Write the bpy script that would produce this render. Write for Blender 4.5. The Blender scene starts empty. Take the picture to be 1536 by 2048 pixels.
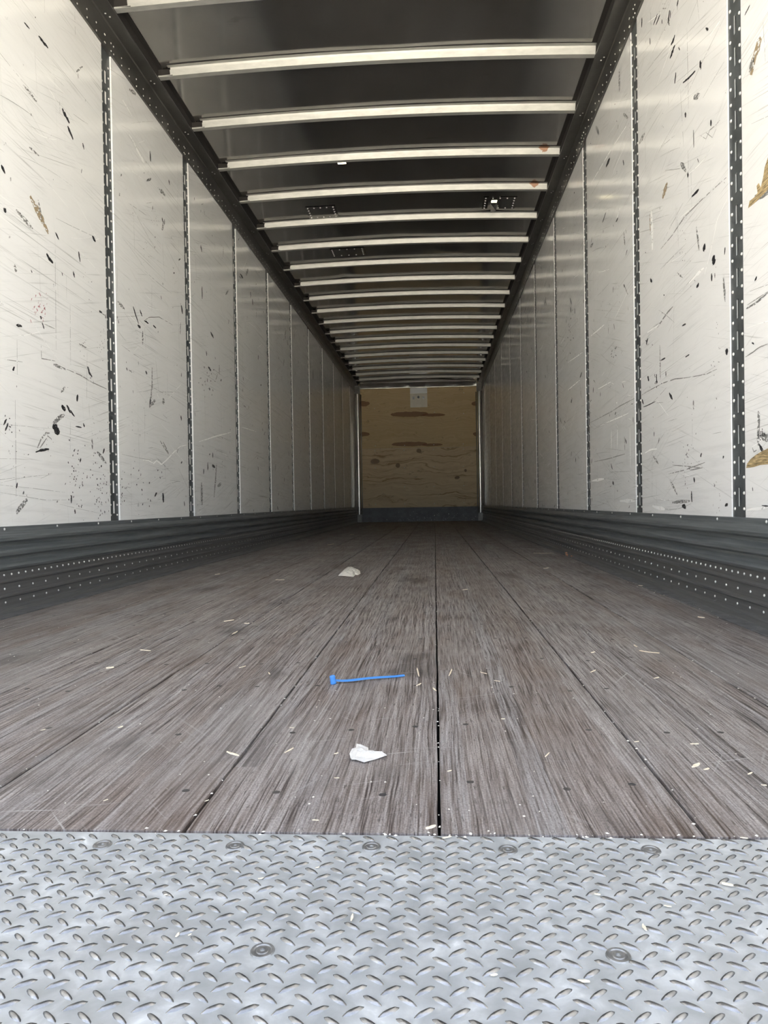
import bpy, math, random
import numpy as np
from mathutils import Matrix, Vector

random.seed(7)
scene = bpy.context.scene
COL = scene.collection

# ------------------------------------------------------------------ camera
F, CX, PITCH, YAW, ROLL, CAMH = 1434.4859, 15.7463, -.012, .0597, -.0161, .3733
cy_, sy_ = math.cos(YAW), math.sin(YAW)
cp_, sp_ = math.cos(PITCH), math.sin(PITCH)
FW = Vector((-sy_ * cp_, cy_ * cp_, sp_))
RT = Vector((cy_, sy_, 0))
UP = RT.cross(FW)
R2 = RT * math.cos(ROLL) + UP * math.sin(ROLL)
U2 = -RT * math.sin(ROLL) + UP * math.cos(ROLL)
CAM = Vector((0, 0, CAMH))
cd = bpy.data.cameras.new('camera')
co = bpy.data.objects.new('camera', cd)
COL.objects.link(co)
m3 = Matrix((R2, U2, -FW)).transposed()
co.matrix_world = Matrix.Translation(CAM) @ m3.to_4x4()
cd.sensor_fit = 'AUTO'
cd.sensor_width = 36
cd.lens = F * 36 / 2048
cd.shift_x = -CX / 2048
cd.clip_start = .02
cd.clip_end = 500
scene.camera = co

# ------------------------------------------------------------------ daylight
world = bpy.data.worlds.new('sky')
scene.world = world
world.use_nodes = True
bg = world.node_tree.nodes['Background']
skyn = world.node_tree.nodes.new('ShaderNodeTexSky')
skyn.sky_type = 'NISHITA'
skyn.sun_disc = False
skyn.sun_elevation = math.radians(44)
skyn.sun_rotation = math.radians(-15)
skyn.air_density = 1.0
skyn.dust_density = 4.0
skyn.ozone_density = 1.0
hsv = world.node_tree.nodes.new('ShaderNodeHueSaturation')
hsv.inputs['Saturation'].default_value = .5
world.node_tree.links.new(skyn.outputs[0], hsv.inputs['Color'])
world.node_tree.links.new(hsv.outputs[0], bg.inputs[0])
bg.inputs[1].default_value = .36
sd = bpy.data.lights.new('sun', 'SUN')
sd.energy = 20.0
sd.angle = math.radians(2)
sd.color = (1, .93, .80)
so = bpy.data.objects.new('sun', sd)
COL.objects.link(so)
so.location = (-5, 30, 30)
so.rotation_euler = (math.radians(-45), math.radians(-10), 0)

vs = scene.view_settings
vs.view_transform = 'Standard'
vs.look = 'None'
vs.gamma = 1
vs.use_curve_mapping = False
vs.exposure = 1.85
scene.cycles.max_bounces = 14
scene.cycles.diffuse_bounces = 8
scene.cycles.glossy_bounces = 6


def pix(x, y, axis, val):
    """direction of a photo pixel, met with a plane of the trailer"""
    d = FW + R2 * ((x - 768 - CX) / F) - U2 * ((y - 1024) / F)
    t = (val - CAM[axis]) / d[axis]
    return CAM + d * t


# ------------------------------------------------------------------ node helpers
class NT:
    def __init__(s, name):
        s.m = bpy.data.materials.new(name)
        s.m.use_nodes = True
        s.t = s.m.node_tree
        s.p = s.t.nodes['Principled BSDF']
        g = s.t.nodes.new('ShaderNodeNewGeometry')
        s.pos = g.outputs['Position']

    def put(s, sock, v):
        if isinstance(v, (int, float)):
            sock.default_value = v
        elif isinstance(v, tuple):
            if len(v) == 3 and len(sock.default_value) == 4:
                v = v + (1,)
            sock.default_value = v
        else:
            s.t.links.new(v, sock)

    def math(s, op, a, b=0.0, c=None):
        n = s.t.nodes.new('ShaderNodeMath')
        n.operation = op
        s.put(n.inputs[0], a)
        s.put(n.inputs[1], b)
        if c is not None:
            s.put(n.inputs[2], c)
        return n.outputs[0]

    def scale(s, v, rot=(0, 0, 0), loc=(0, 0, 0), src=None):
        n = s.t.nodes.new('ShaderNodeMapping')
        s.t.links.new(src or s.pos, n.inputs[0])
        n.inputs['Location'].default_value = loc
        n.inputs['Rotation'].default_value = rot
        n.inputs['Scale'].default_value = v
        return n.outputs[0]

    def noise(s, vec, sc=1, det=4, rough=.55, dist=0):
        n = s.t.nodes.new('ShaderNodeTexNoise')
        s.put(n.inputs['Vector'], vec)
        n.inputs['Scale'].default_value = sc
        n.inputs['Detail'].default_value = det
        n.inputs['Roughness'].default_value = rough
        n.inputs['Distortion'].default_value = dist
        return n.outputs['Fac']

    def ramp(s, f, stops):
        n = s.t.nodes.new('ShaderNodeValToRGB')
        s.put(n.inputs[0], f)
        e = n.color_ramp.elements
        while len(e) < len(stops):
            e.new(.5)
        for el, (p, c) in zip(e, stops):
            el.position = p
            if isinstance(c, (int, float)):
                c = (c, c, c)
            el.color = tuple(c) + (1,)
        return n.outputs[0]

    def mix(s, f, a, b, mode='MIX'):
        n = s.t.nodes.new('ShaderNodeMix')
        n.data_type = 'RGBA'
        n.blend_type = mode
        s.put(n.inputs[0], f)
        s.put(n.inputs[6], a)
        s.put(n.inputs[7], b)
        return n.outputs[2]

    def sep(s):
        n = s.t.nodes.new('ShaderNodeSeparateXYZ')
        s.t.links.new(s.pos, n.inputs[0])
        return n.outputs

    def comb(s, x, y, z):
        n = s.t.nodes.new('ShaderNodeCombineXYZ')
        for i, v in enumerate((x, y, z)):
            s.put(n.inputs[i], v)
        return n.outputs[0]

    def white(s, vec):
        n = s.t.nodes.new('ShaderNodeTexWhiteNoise')
        n.noise_dimensions = '3D'
        s.put(n.inputs[0], vec)
        return n.outputs[0]

    def bump(s, h, strength, dist=.01):
        n = s.t.nodes.new('ShaderNodeBump')
        n.inputs['Strength'].default_value = strength
        n.inputs['Distance'].default_value = dist
        s.put(n.inputs['Height'], h)
        s.t.links.new(n.outputs[0], s.p.inputs['Normal'])

    def set(s, col=None, rough=None, metal=None, spec=None, alpha=None):
        for k, v in (('Base Color', col), ('Roughness', rough), ('Metallic', metal),
                     ('Specular IOR Level', spec), ('Alpha', alpha)):
            if v is not None:
                s.put(s.p.inputs[k], v)
        return s.m


M = {}


def mat_wall():
    n = NT('liner_white')
    big = n.noise(n.scale((1, .9, 1.3)), 1.6, 5, .6)
    base = n.ramp(big, [(.3, (.86, .86, .845)), (.6, (.90, .90, .89)), (.8, (.875, .87, .85))])
    # long fine scratches, mostly along the trailer, some tilted
    out = base
    for i, (rx, sc, thr, colr, amt) in enumerate((
            (.05, (1, 1.6, 210), .60, (.40, .40, .38), .62),
            (-.28, (1, 1.8, 190), .62, (.38, .38, .36), .52),
            (.42, (1, 2.0, 190), .64, (.38, .38, .36), .45),
            (.10, (1, 1.4, 150), .645, (.97, .97, .96), .6),
            (1.5, (1, 1.6, 160), .66, (.42, .42, .40), .25))):
        v = n.scale(sc, rot=(0, 0, 0), loc=(i * 7.3, i * 3.1, i * 5.7),
                    src=n.scale((1, 1, 1), rot=(rx, 0, 0)))
        f = n.noise(v, 1, 3, .6)
        line = n.ramp(f, [(thr, 0), (thr + .06, 1)])
        msk = n.ramp(n.noise(n.scale((1, 1.5, 2.2), loc=(i * 11, 0, 0)), 1.5, 3), [(.42, 0), (.62, 1)])
        fac = n.math('MULTIPLY', n.math('MULTIPLY', line, msk), amt)
        out = n.mix(fac, out, colr)
    # small dark rubber flecks
    f = n.noise(n.scale((1, 26, 17), src=n.scale((1, 1, 1), rot=(.5, 0, 0))), 1, 3, .5)
    fl = n.ramp(f, [(.735, 0), (.76, 1)])
    msk = n.ramp(n.noise(n.scale((1, 1.2, 1.4), loc=(3, 5, 1)), 2.2, 2), [(.40, 0), (.6, 1)])
    out = n.mix(n.math('MULTIPLY', n.math('MULTIPLY', fl, msk), .9), out, (.07, .07, .07))
    # grey handling dirt, more of it low down where freight rubs
    z = n.sep()[2]
    low = n.ramp(z, [(.3, .45), (.95, .16)])
    dirt = n.ramp(n.noise(n.scale((1, 2, 30)), 1.3, 6, .7), [(.5, 0), (.78, 1)])
    out = n.mix(n.math('MULTIPLY', dirt, low), out, (.55, .55, .54))
    n.bump(n.noise(n.scale((1, 1.2, 1)), 2.5, 2), .05, .02)
    r = n.ramp(n.noise(n.scale((1, 2, 9)), 2, 4), [(.3, .09), (.75, .22)])
    return n.set(out, r, 0, .55)


def mat_flat(name, col, rough=.5, metal=0, spec=.5, var=.0, sc=8, bump=0, stretch=(1, 1, 1)):
    n = NT(name)
    c = col
    if var:
        f = n.noise(n.scale(stretch), sc, 5, .6)
        lo = tuple(max(0, x * (1 - var)) for x in col)
        hi = tuple(min(1, x * (1 + var)) for x in col)
        c = n.ramp(f, [(.3, lo), (.7, hi)])
        if bump:
            n.bump(f, bump, .004)
    return n.set(c, rough, metal, spec)


def mat_scuff():
    n = NT('scuff_band_steel')
    f = n.noise(n.scale((1, 1.2, 60)), 2, 5, .65)
    c = n.ramp(f, [(.3, (.10, .112, .118)), (.62, (.19, .205, .212)), (.8, (.34, .355, .36))])
    z = n.sep()[2]
    warm = n.ramp(n.math('ADD', z, n.math('MULTIPLY', f, .02)), [(.155, 1), (.17, 0)])
    c = n.mix(n.math('MULTIPLY', warm, .6), c, (.13, .118, .110))
    s = n.ramp(n.noise(n.scale((1, 5, 42), src=n.scale((1, 1, 1), rot=(.25, 0, 0))), 2, 4, .7), [(.68, 0), (.74, 1)])
    c = n.mix(n.math('MULTIPLY', s, .5), c, (.35, .35, .35))
    r = n.ramp(n.noise(n.scale((1, 2, 30)), 3, 4), [(.3, .36), (.7, .44)])
    return n.set(c, r, .3, .5)


def mat_floor():
    n = NT('worn_oak')
    P = n.sep()
    X, Y = P[0], P[1]
    # glued strips of the laminated boards: a tone for each strip
    si = n.math('FLOOR', n.math('MULTIPLY', X, 1 / .0368))
    off = n.math('MULTIPLY', n.white(n.comb(si, 3.0, 1.0)), 2.0)
    sj = n.math('FLOOR', n.math('ADD', n.math('MULTIPLY', Y, .16), off))
    tone = n.white(n.comb(si, sj, 5.0))
    # grain: long fibres, bent by slow noise
    w = n.math('MULTIPLY', n.math('SUBTRACT', n.noise(n.scale((5, .8, 1)), 1, 2), .5), .05)
    w2 = n.math('MULTIPLY', n.math('SUBTRACT', n.noise(n.scale((26, 9, 1)), 1, 2), .5), .003)
    w = n.math('ADD', w, w2)
    gx = n.math('ADD', n.math('ADD', X, w), n.math('MULTIPLY', tone, 2.0))
    fine = n.noise(n.comb(n.math('MULTIPLY', gx, 360), n.math('MULTIPLY', Y, 8), tone), 1, 3, .6)
    rings = n.noise(n.comb(n.math('MULTIPLY', gx, 150), n.math('MULTIPLY', Y, 2.0), tone), 1, 3, .6)
    g = n.math('ADD', n.math('MULTIPLY', fine, .6), n.math('MULTIPLY', rings, .4))
    grain = n.ramp(g, [(.37, (.045, .036, .032)), (.45, (.135, .117, .108)), (.52, (.21, .192, .183)), (.64, (.31, .292, .283))])
    # open pores: short dark dashes along the grain, and fine speckle
    pores = n.ramp(n.noise(n.comb(n.math('MULTIPLY', gx, 520), n.math('MULTIPLY', Y, 42), tone), 1, 2), [(.60, 0), (.70, 1)])
    grain = n.mix(n.math('MULTIPLY', pores, .75), grain, (.035, .027, .023))
    spk = n.ramp(n.noise(n.scale((1, .6, 1)), 420, 2), [(.35, .90), (.65, 1.45)])
    grain = n.mix(1.0, grain, spk, 'MULTIPLY')
    # board tones, brown to grey
    t2 = n.ramp(tone, [(0, (.86, .80, .76)), (.35, (1, .97, .95)), (.7, (.95, .95, .96)), (1, (1.06, 1.03, 1.0))])
    c = n.mix(1.0, grain, t2, 'MULTIPLY')
    # brown patches where the grey skin is worn off
    br = n.ramp(n.noise(n.scale((3.2, .9, 1)), 2.2, 5, .6), [(.49, 0), (.66, 1)])
    c = n.mix(n.math('MULTIPLY', br, .7), c, n.mix(.5, c, (.115, .070, .045)))
    # pale scoured areas
    pw = n.ramp(n.noise(n.scale((2.5, 1.1, 1), loc=(4, 9, 0)), 1.8, 6, .65), [(.5, 0), (.72, 1)])
    c = n.mix(n.math('MULTIPLY', pw, .35), c, (.30, .285, .275))
    # dark soaked stains
    st = n.ramp(n.noise(n.scale((3.0, 1.4, 1), loc=(8, 2, 0)), 1.5, 4, .55), [(.60, 0), (.70, 1)])
    c = n.mix(n.math('MULTIPLY', st, .55), c, (.035, .026, .021))
    # scratches across the boards
    for i, rz in enumerate((.5, 1.25, -.7, 1.5)):
        v = n.scale((110, 3.0, 1), loc=(i * 5, i * 3, 0), src=n.scale((1, 1, 1), rot=(0, 0, rz)))
        l = n.ramp(n.noise(v, 1, 2), [(.67, 0), (.71, 1)])
        mk = n.ramp(n.noise(n.scale((1.6, 1.6, 1), loc=(i * 9, 1, 0)), 1.6, 2), [(.5, 0), (.66, 1)])
        c = n.mix(n.math('MULTIPLY', n.math('MULTIPLY', l, mk), .7), c, (.42, .40, .38))
    n.bump(g, .5, .004)
    r = n.ramp(n.noise(n.scale((2, 1, 1)), 3, 4), [(.3, .42), (.7, .62)])
    return n.set(c, r, 0, .4)


def mat_tread():
    n = NT('galvanised_tread')
    f = n.noise(n.scale((1, 1, 1)), 26, 5, .6, .6)
    c = n.ramp(f, [(.3, (.40, .42, .425)), (.52, (.50, .52, .53)), (.66, (.63, .65, .66)), (.74, (.82, .84, .85))])
    d = n.ramp(n.noise(n.scale((1, 1, 1)), 6, 5, .6), [(.5, 0), (.75, 1)])
    c = n.mix(n.math('MULTIPLY', d, .5), c, (.25, .245, .235))
    r = n.ramp(f, [(.3, .38), (.7, .55)])
    return n.set(c, r, .45, .5)


def mat_ply(name, fine):
    n = NT(name)
    P = n.sep()
    X, Z = P[0], P[2]
    w = n.math('MULTIPLY', n.noise(n.scale((.9, 1, 2.2)), 1.6, 3), .42)
    zz = n.math('ADD', Z, w)
    g = n.noise(n.comb(n.math('MULTIPLY', X, .7), 2.0, n.math('MULTIPLY', zz, 26 if not fine else 40)), 1, 4, .6)
    if fine:
        c = n.ramp(g, [(.3, (.60, .44, .22)), (.6, (.70, .54, .30)), (.8, (.65, .48, .26))])
    else:
        c = n.ramp(g, [(.36, (.40, .26, .13)), (.44, (.66, .50, .30)), (.62, (.75, .60, .38)), (.8, (.70, .54, .32))])
    k = n.ramp(n.noise(n.scale((1, 1, 1.6)), 7, 4, .6), [(.64, 0), (.72, 1)])
    c = n.mix(n.math('MULTIPLY', k, .5), c, (.20, .12, .06))

    # red-brown filler streaks in the sheet, each a lens shape of its own
    def lens(cx, cz, hw, hh, skew=0.0):
        dx = n.math('DIVIDE', n.math('SUBTRACT', X, cx), hw)
        nz = n.math('MULTIPLY', n.math('SUBTRACT', n.noise(n.scale((6, 1, 1.5)), 2, 3), .5), hh * .8)
        dz = n.math('DIVIDE', n.math('ADD', n.math('SUBTRACT', Z, cz), nz), hh)
        e = n.math('ADD', n.math('POWER', n.math('ABSOLUTE', dx), 2.4), n.math('POWER', n.math('ABSOLUTE', dz), 2.0))
        return n.math('LESS_THAN', e, 1.0)
    if fine:
        spots = ((-.48, 2.165, .38, .052), (.0, 2.14, .24, .03), (-.49, 1.565, .36, .045), (-.03, 1.54, .21, .028),
                 (-1.46, 2.40, .18, .055), (-1.46, 1.785, .17, .045), (.90, 2.35, .13, .05), (.90, 1.735, .11, .045))
    else:
        spots = ((-1.19, 1.23, .09, .05), (.46, .87, .05, .03), (-.30, 1.425, .05, .04), (-.73, 1.135, .045, .045), (.63, 1.01, .025, .03))
    for i, sp in enumerate(spots):
        c = n.mix(n.math('MULTIPLY', lens(*sp), .8), c, (.21, .082, .034) if fine else (.16, .09, .045))
    n.bump(g, .15, .003)
    return n.set(c, .5, 0, .4)


def mat_roof():
    n = NT('roof_sheet')
    f = n.noise(n.scale((.6, .5, 1)), 3, 5, .6)
    c = n.ramp(f, [(.3, (.36, .35, .33)), (.7, (.46, .45, .43))])
    s = n.ramp(n.noise(n.scale((.8, 2.2, 1), loc=(2, 1, 0)), 2.1, 5, .6), [(.66, 0), (.74, 1)])
    c = n.mix(n.math('MULTIPLY', s, .5), c, (.10, .07, .05))
    r = n.ramp(n.noise(n.scale((1, 1, 1)), 2, 4), [(.3, .09), (.7, .15)])
    return n.set(c, r, .9, .5)


def mat_bow():
    n = NT('galvanised_bow')
    f = n.noise(n.scale((14, 40, 40)), 1, 4, .6)
    c = n.ramp(f, [(.3, (.35, .35, .325)), (.7, (.45, .45, .42))])
    P = n.sep()
    # rust blotches near some joints
    for (rx, ry) in ((.79, 5.022), (.80, 5.576)):
        e = n.math('ADD', n.math('POWER', n.math('DIVIDE', n.math('SUBTRACT', P[0], rx), .05), 2),
                   n.math('POWER', n.math('DIVIDE', n.math('SUBTRACT', P[1], ry), .02), 2))
        m = n.math('MULTIPLY', n.math('LESS_THAN', n.math('ADD', e, n.math('MULTIPLY', n.noise(n.scale((1, 1, 1)), 60, 3), 1.0)), 1.1), .85)
        c = n.mix(m, c, (.20, .075, .02))
    return n.set(c, .42, .35, .5)


def mat_mark(name, col, rough=.5, lo=.40, hi=.47, sc=160):
    n = NT(name)
    a = n.ramp(n.noise(n.scale((1, .6, 1)), sc, 3, .6), [(lo, 0), (hi, 1)])
    return n.set(col, rough, 0, .4, a)


def mat_ground():
    n = NT('yard_concrete')
    f = n.noise(n.scale((1, 1, 1)), .7, 6, .6)
    c = n.ramp(f, [(.3, (.50, .475, .42)), (.7, (.62, .59, .53))])
    return n.set(c, .85)


M['wall'] = mat_wall()
M['scuff'] = mat_scuff()
M['floor'] = mat_floor()
M['tread'] = mat_tread()
M['lug'] = mat_flat('worn_lug_top', (.27, .27, .27), .26, .85, .5, .3, 60)
M['ply_fine'] = mat_ply('plywood_smooth', True)
M['ply_coarse'] = mat_ply('plywood_coarse', False)
M['roof'] = mat_roof()
M['bow'] = mat_bow()
M['ground'] = mat_ground()
M['post'] = mat_flat('post_grey', (.088, .098, .101), .42, .25, .5, .35, 14)
M['rail'] = mat_flat('rail_grey', (.105, .102, .094), .30, .45, .5, .3, 9, stretch=(1, .4, 1))
M['rivet'] = mat_flat('bright_rivet', (.74, .74, .71), .28, .25)
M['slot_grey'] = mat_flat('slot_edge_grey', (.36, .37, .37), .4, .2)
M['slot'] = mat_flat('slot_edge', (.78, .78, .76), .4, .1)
M['alu'] = mat_flat('aluminium_corner', (.72, .71, .68), .26, .85, .5, .12, 6, stretch=(1, 1, .4))
M['white'] = mat_flat('white_backing', (.74, .74, .72), .5)
M['kick'] = mat_flat('kick_plate_grey', (.105, .105, .115), .5, .2, .5, .25, 9)
M['strip'] = mat_flat('edge_strip_steel', (.17, .17, .17), .5, .3, .5, .35, 20)
M['dark'] = mat_flat('joint_dirt_and_shade', (.020, .017, .015), .9)  # floor joint dirt, dark roof-edge strips, and painted shade in the bow ends
M['shell'] = mat_flat('trailer_skin', (.7, .7, .7), .5)
M['screw'] = mat_flat('floor_screw', (.075, .068, .064), .5, .3)
M['bolt'] = mat_flat('plate_bolt', (.24, .235, .225), .4, .6, .5, .3, 90)
M['paper'] = mat_flat('paper', (.62, .60, .57), .8, 0, .3, .06, 60)
M['napkin'] = mat_flat('napkin_paper', (.70, .67, .60), .8, 0, .3, .10, 40)
M['blue'] = mat_flat('blue_plastic', (.06, .24, .62), .38)
M['chip'] = mat_flat('fresh_wood', (.74, .65, .50), .7, 0, .3, .15, 90)
M['straw'] = mat_flat('straw', (.72, .62, .46), .7)
M['orange'] = mat_flat('orange_crumb', (.62, .30, .16), .7)
M['crumb'] = mat_flat('pale_crumb', (.66, .62, .54), .8)
M['m_black'] = mat_mark('rubber_mark', (.022, .022, .024), .55, .32, .38)
M['m_grey'] = mat_mark('grey_smear', (.19, .19, .18), .55, .44, .52, 120)
M['m_line'] = mat_mark('thin_scratch_dark', (.24, .24, .23), .6, .40, .48, 60)
M['m_white'] = mat_mark('white_scratch', (.93, .93, .91), .4, .34, .40, 60)
M['m_tan'] = mat_mark('tan_smear', (.34, .26, .16), .6, .42, .5, 90)
M['m_red'] = mat_mark('red_smear', (.42, .16, .18), .6, .45, .5, 130)
M['tear'] = mat_flat('torn_wood', (.40, .30, .16), .75, 0, .3, .8, 9, 0, (1, 3, 26))
M['plate'] = mat_flat('sign_white', (.90, .87, .76), .45, 0, .5, .05, 12)
M['sign_grey'] = mat_flat('sign_strip', (.52, .54, .55), .35, .4)
M['sign_dark'] = mat_flat('sign_marks', (.20, .22, .24), .5)


# ------------------------------------------------------------------ mesh helpers
class MB:
    def __init__(s):
        s.v, s.f = [], []

    def add(s, vs_, fs_):
        o = len(s.v)
        s.v += [tuple(v) for v in vs_]
        s.f += [tuple(i + o for i in f) for f in fs_]

    def box(s, a, b):
        (x0, y0, z0), (x1, y1, z1) = a, b
        s.add([(x0, y0, z0), (x1, y0, z0), (x1, y1, z0), (x0, y1, z0),
               (x0, y0, z1), (x1, y0, z1), (x1, y1, z1), (x0, y1, z1)],
              [(0, 3, 2, 1), (4, 5, 6, 7), (0, 1, 5, 4), (1, 2, 6, 5), (2, 3, 7, 6), (3, 0, 4, 7)])

    def bbox(s, a, b, bv):
        """box with its top edges chamfered by bv"""
        (x0, y0, z0), (x1, y1, z1) = a, b
        s.add([(x0, y0, z0), (x1, y0, z0), (x1, y1, z0), (x0, y1, z0),
               (x0, y0, z1 - bv), (x1, y0, z1 - bv), (x1, y1, z1 - bv), (x0, y1, z1 - bv),
               (x0 + bv, y0 + bv, z1), (x1 - bv, y0 + bv, z1), (x1 - bv, y1 - bv, z1), (x0 + bv, y1 - bv, z1)],
              [(0, 3, 2, 1), (8, 9, 10, 11)] + [(i, (i + 1) % 4, 4 + (i + 1) % 4, 4 + i) for i in range(4)]
              + [(4 + i, 4 + (i + 1) % 4, 8 + (i + 1) % 4, 8 + i) for i in range(4)])

    def quad(s, a, b, c, d):
        s.add([a, b, c, d], [(0, 1, 2, 3)])

    def dome(s, c, n, r, h, k=8):
        """low rivet head at c looking along n"""
        n = Vector(n).normalized()
        u = n.orthogonal().normalized()
        w = n.cross(u)
        c = Vector(c)
        vs_ = []
        for rr, hh in ((1, 0), (.75, .65)):
            for i in range(k):
                a = 2 * math.pi * i / k
                vs_.append(c + (u * math.cos(a) + w * math.sin(a)) * r * rr + n * h * hh)
        vs_.append(c + n * h)
        fs_ = [(i, (i + 1) % k, k + (i + 1) % k, k + i) for i in range(k)]
        fs_ += [(k + i, k + (i + 1) % k, 2 * k) for i in range(k)]
        s.add(vs_, fs_)

    def mesh(s, name, mat, smooth=False):
        me = bpy.data.meshes.new(name)
        me.from_pydata(s.v, [], s.f)
        me.materials.append(mat)
        if smooth:
            me.polygons.foreach_set('use_smooth', [True] * len(me.polygons))
        me.update()
        return me

    def build(s, name, mat, parent=None, kind=None, smooth=False, label=None):
        return link(name, s.mesh(name, mat, smooth), parent, kind, label)


def link(name, me, parent=None, kind=None, label=None, loc=None, rot=None):
    o = bpy.data.objects.new(name, me)
    COL.objects.link(o)
    if parent is not None:
        o.parent = parent
    if kind:
        o['kind'] = kind
    if label:
        o['label'] = label
    if loc is not None:
        o.location = loc
    if rot is not None:
        o.rotation_euler = rot
    return o


def tag(o, label, cat, group=None, kind=None):
    o['label'] = label
    o['category'] = cat
    if group:
        o['group'] = group
    if kind:
        o['kind'] = kind
    return o


# ------------------------------------------------------------------ dimensions (metres)
AL, AR = 1.575, .976          # camera line to the left and right liner
Y0, D = .33, 14.49            # rear sill, front bulkhead
YE = .8017                    # front edge of the tread plate
S = 1.1224                    # post spacing
YL0, YR0 = .0905, .125        # post phase
ZS = .311                     # top of scuff band
ZR = 2.62                     # lower edge of top rail
PW = .2945                    # plank width
PH = .052                     # half width of a post
XC, HW = (AR - AL) / 2, (AR + AL) / 2


def roofz(x):
    return 2.803 + .032 * (1 - ((x - XC) / HW) ** 2)


# ------------------------------------------------------------------ ground outside
b = MB()
b.quad((-60, -60, -1.25), (60, -60, -1.25), (60, 60, -1.25), (-60, 60, -1.25))
g = b.build('ground', M['ground'], kind='structure')
tag(g, 'pale concrete yard outside the open rear of the trailer', 'ground', kind='structure')

# ------------------------------------------------------------------ floor
b = MB()
b.box((-AL - .03, Y0, -.10), (AR + .03, D + .05, -.030))
floor = b.build('floor', M['dark'], kind='structure')
tag(floor, 'worn grey-brown laminated oak trailer floor of eight long boards', 'floor', kind='structure')
rs = random.Random(3)
planks = []
for i in range(-5, 3):
    x0, x1 = i * PW + .0017, (i + 1) * PW - .0017
    b = MB()
    # board with slightly ragged, rounded edges
    ys = [YE + .004]
    while ys[-1] < 5:
        ys.append(ys[-1] + rs.uniform(.03, .09))
    while ys[-1] < D - .4:
        ys.append(ys[-1] + .35)
    ys.append(D - .002)
    vs_, fs_ = [], []
    for y in ys:
        j0, j1 = rs.uniform(-.0004, .0012), rs.uniform(-.0004, .0012)
        vs_ += [(x0 + j0, y, -.028), (x0 + j0, y, -.0015), (x0 + .0014 + j0, y, 0),
                (x1 - .0014 - j1, y, 0), (x1 - j1, y, -.0015), (x1 - j1, y, -.028)]
    for k in range(len(ys) - 1):
        for q in range(5):
            a = k * 6 + q
            fs_.append((a, a + 1, a + 7, a + 6))
    fs_ += [(0, 1, 2, 3, 4, 5)]
    b.add(vs_, fs_)
    planks.append(b.build('plank', M['floor'], floor))
sb = MB()
sb.dome((0, 0, 0), (0, 0, 1), .0058, .0006, 8)
smesh = sb.mesh('screw', M['screw'])
for i, pl in zip(range(-5, 3), planks):
    for r in range(9):
        for fx in (.2, .5, .8):
            x = (i + fx) * PW + rs.uniform(-.03, .03)
            y = .93 + r * .254 + rs.uniform(-.035, .035)
            if rs.random() < .35:
                continue
            if abs(x) > .56 * y + .05:
                continue
            link('screw', smesh, pl, loc=(x, y, -.0001))
for nm, xa, xb in (('l', -AL + .005, -5 * PW - .003), ('r', 3 * PW + .003, AR - .005)):
    b = MB()
    b.bbox((xa, YE + .004, -.028), (xb, D - .002, .0015), .0015)
    b.build('edge_strip', M['strip'], floor)

# ------------------------------------------------------------------ tread plate at the rear sill
b = MB()
b.bbox((-AL, Y0, -.09), (AR, YE, 0), .0015)
tp = b.build('tread_plate', M['tread'])
tag(tp, 'galvanised diamond tread plate across the rear sill of the trailer', 'plate')


def lug_mesh():
    q = MB()
    L, W, H = .0096, .0026, .0021
    n = 10
    ring = [(math.cos(2 * math.pi * i / n), math.sin(2 * math.pi * i / n)) for i in range(n)]
    vs_ = [(L * c, W * s_ * (1 - .25 * c * c), 0) for c, s_ in ring]
    vs_ += [(L * .62 * c, W * .42 * s_, H) for c, s_ in ring]
    fs_ = [(i, (i + 1) % n, n + (i + 1) % n, n + i) for i in range(n)] + [tuple(range(n, 2 * n))]
    q.add(vs_, fs_)
    return q


lug = lug_mesh()
lm = lug.mesh('tread_lug', M['lug'], True)
lugs = []
p = .0262
TILT = .03
bolts_px = [(205, 1690), (470, 1692), (743, 1694), (1016, 1700), (1302, 1701), (525, 1902), (1237, 1912)]
bolts = [pix(x, y, 2, 0) for x, y in bolts_px]
sx = bolts[4].x - bolts[3].x
extra = [Vector((bolts[4].x + sx * k, .772, 0)) for k in range(1, 5)] + [Vector((bolts[0].x - sx * k, .772, 0)) for k in range(1, 8)]
extra += [Vector((bolts[6].x + 2 * sx * k, .59, 0)) for k in range(1, 3)] + [Vector((bolts[5].x - 2 * sx * k, .59, 0)) for k in range(1, 5)]
for i in range(-70, 50):
    for j in range(-2, 22):
        for k in (0, 1):
            x = (i + .5 * k) * p
            y = YE - .010 - (j + .5 * k) * p * .90 + x * TILT * .3
            if not (-AL + .012 < x < AR - .012 and Y0 + .012 < y < YE - .004):
                continue
            if any((x - q.x) ** 2 + (y - q.y) ** 2 < .014 ** 2 for q in bolts + extra):
                continue
            lugs.append((x, y, .62 if k else -.62))
lugs.sort(key=lambda t: (t[0] ** 2 + t[1] ** 2) if (t[1] > .505 and abs(t[0]) < .56 * t[1]) else 99 + t[1])
for (x, y, a) in lugs[:300]:
    link('tread_lug', lm, tp, loc=(x, y, -.0001), rot=(0, 0, a))
b = MB()
for (x, y, a) in lugs[300:]:
    ca, sa = math.cos(a), math.sin(a)
    b.add([(x + ca * vx - sa * vy, y + sa * vx + ca * vy, vz - .0001) for vx, vy, vz in lug.v], lug.f)
b.build('tread_lugs', M['lug'], tp, kind='stuff', smooth=True)


def ring_mesh(prof, k=20):
    q = MB()
    vs_, fs_ = [], []
    for r, z in prof:
        vs_ += [(r * math.cos(2 * math.pi * i / k), r * math.sin(2 * math.pi * i / k), z) for i in range(k)]
    for t in range(len(prof) - 1):
        fs_ += [(t * k + i, t * k + (i + 1) % k, (t + 1) * k + (i + 1) % k, (t + 1) * k + i) for i in range(k)]
    fs_.append(tuple((len(prof) - 1) * k + i for i in range(k)))
    q.add(vs_, fs_)
    return q


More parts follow.
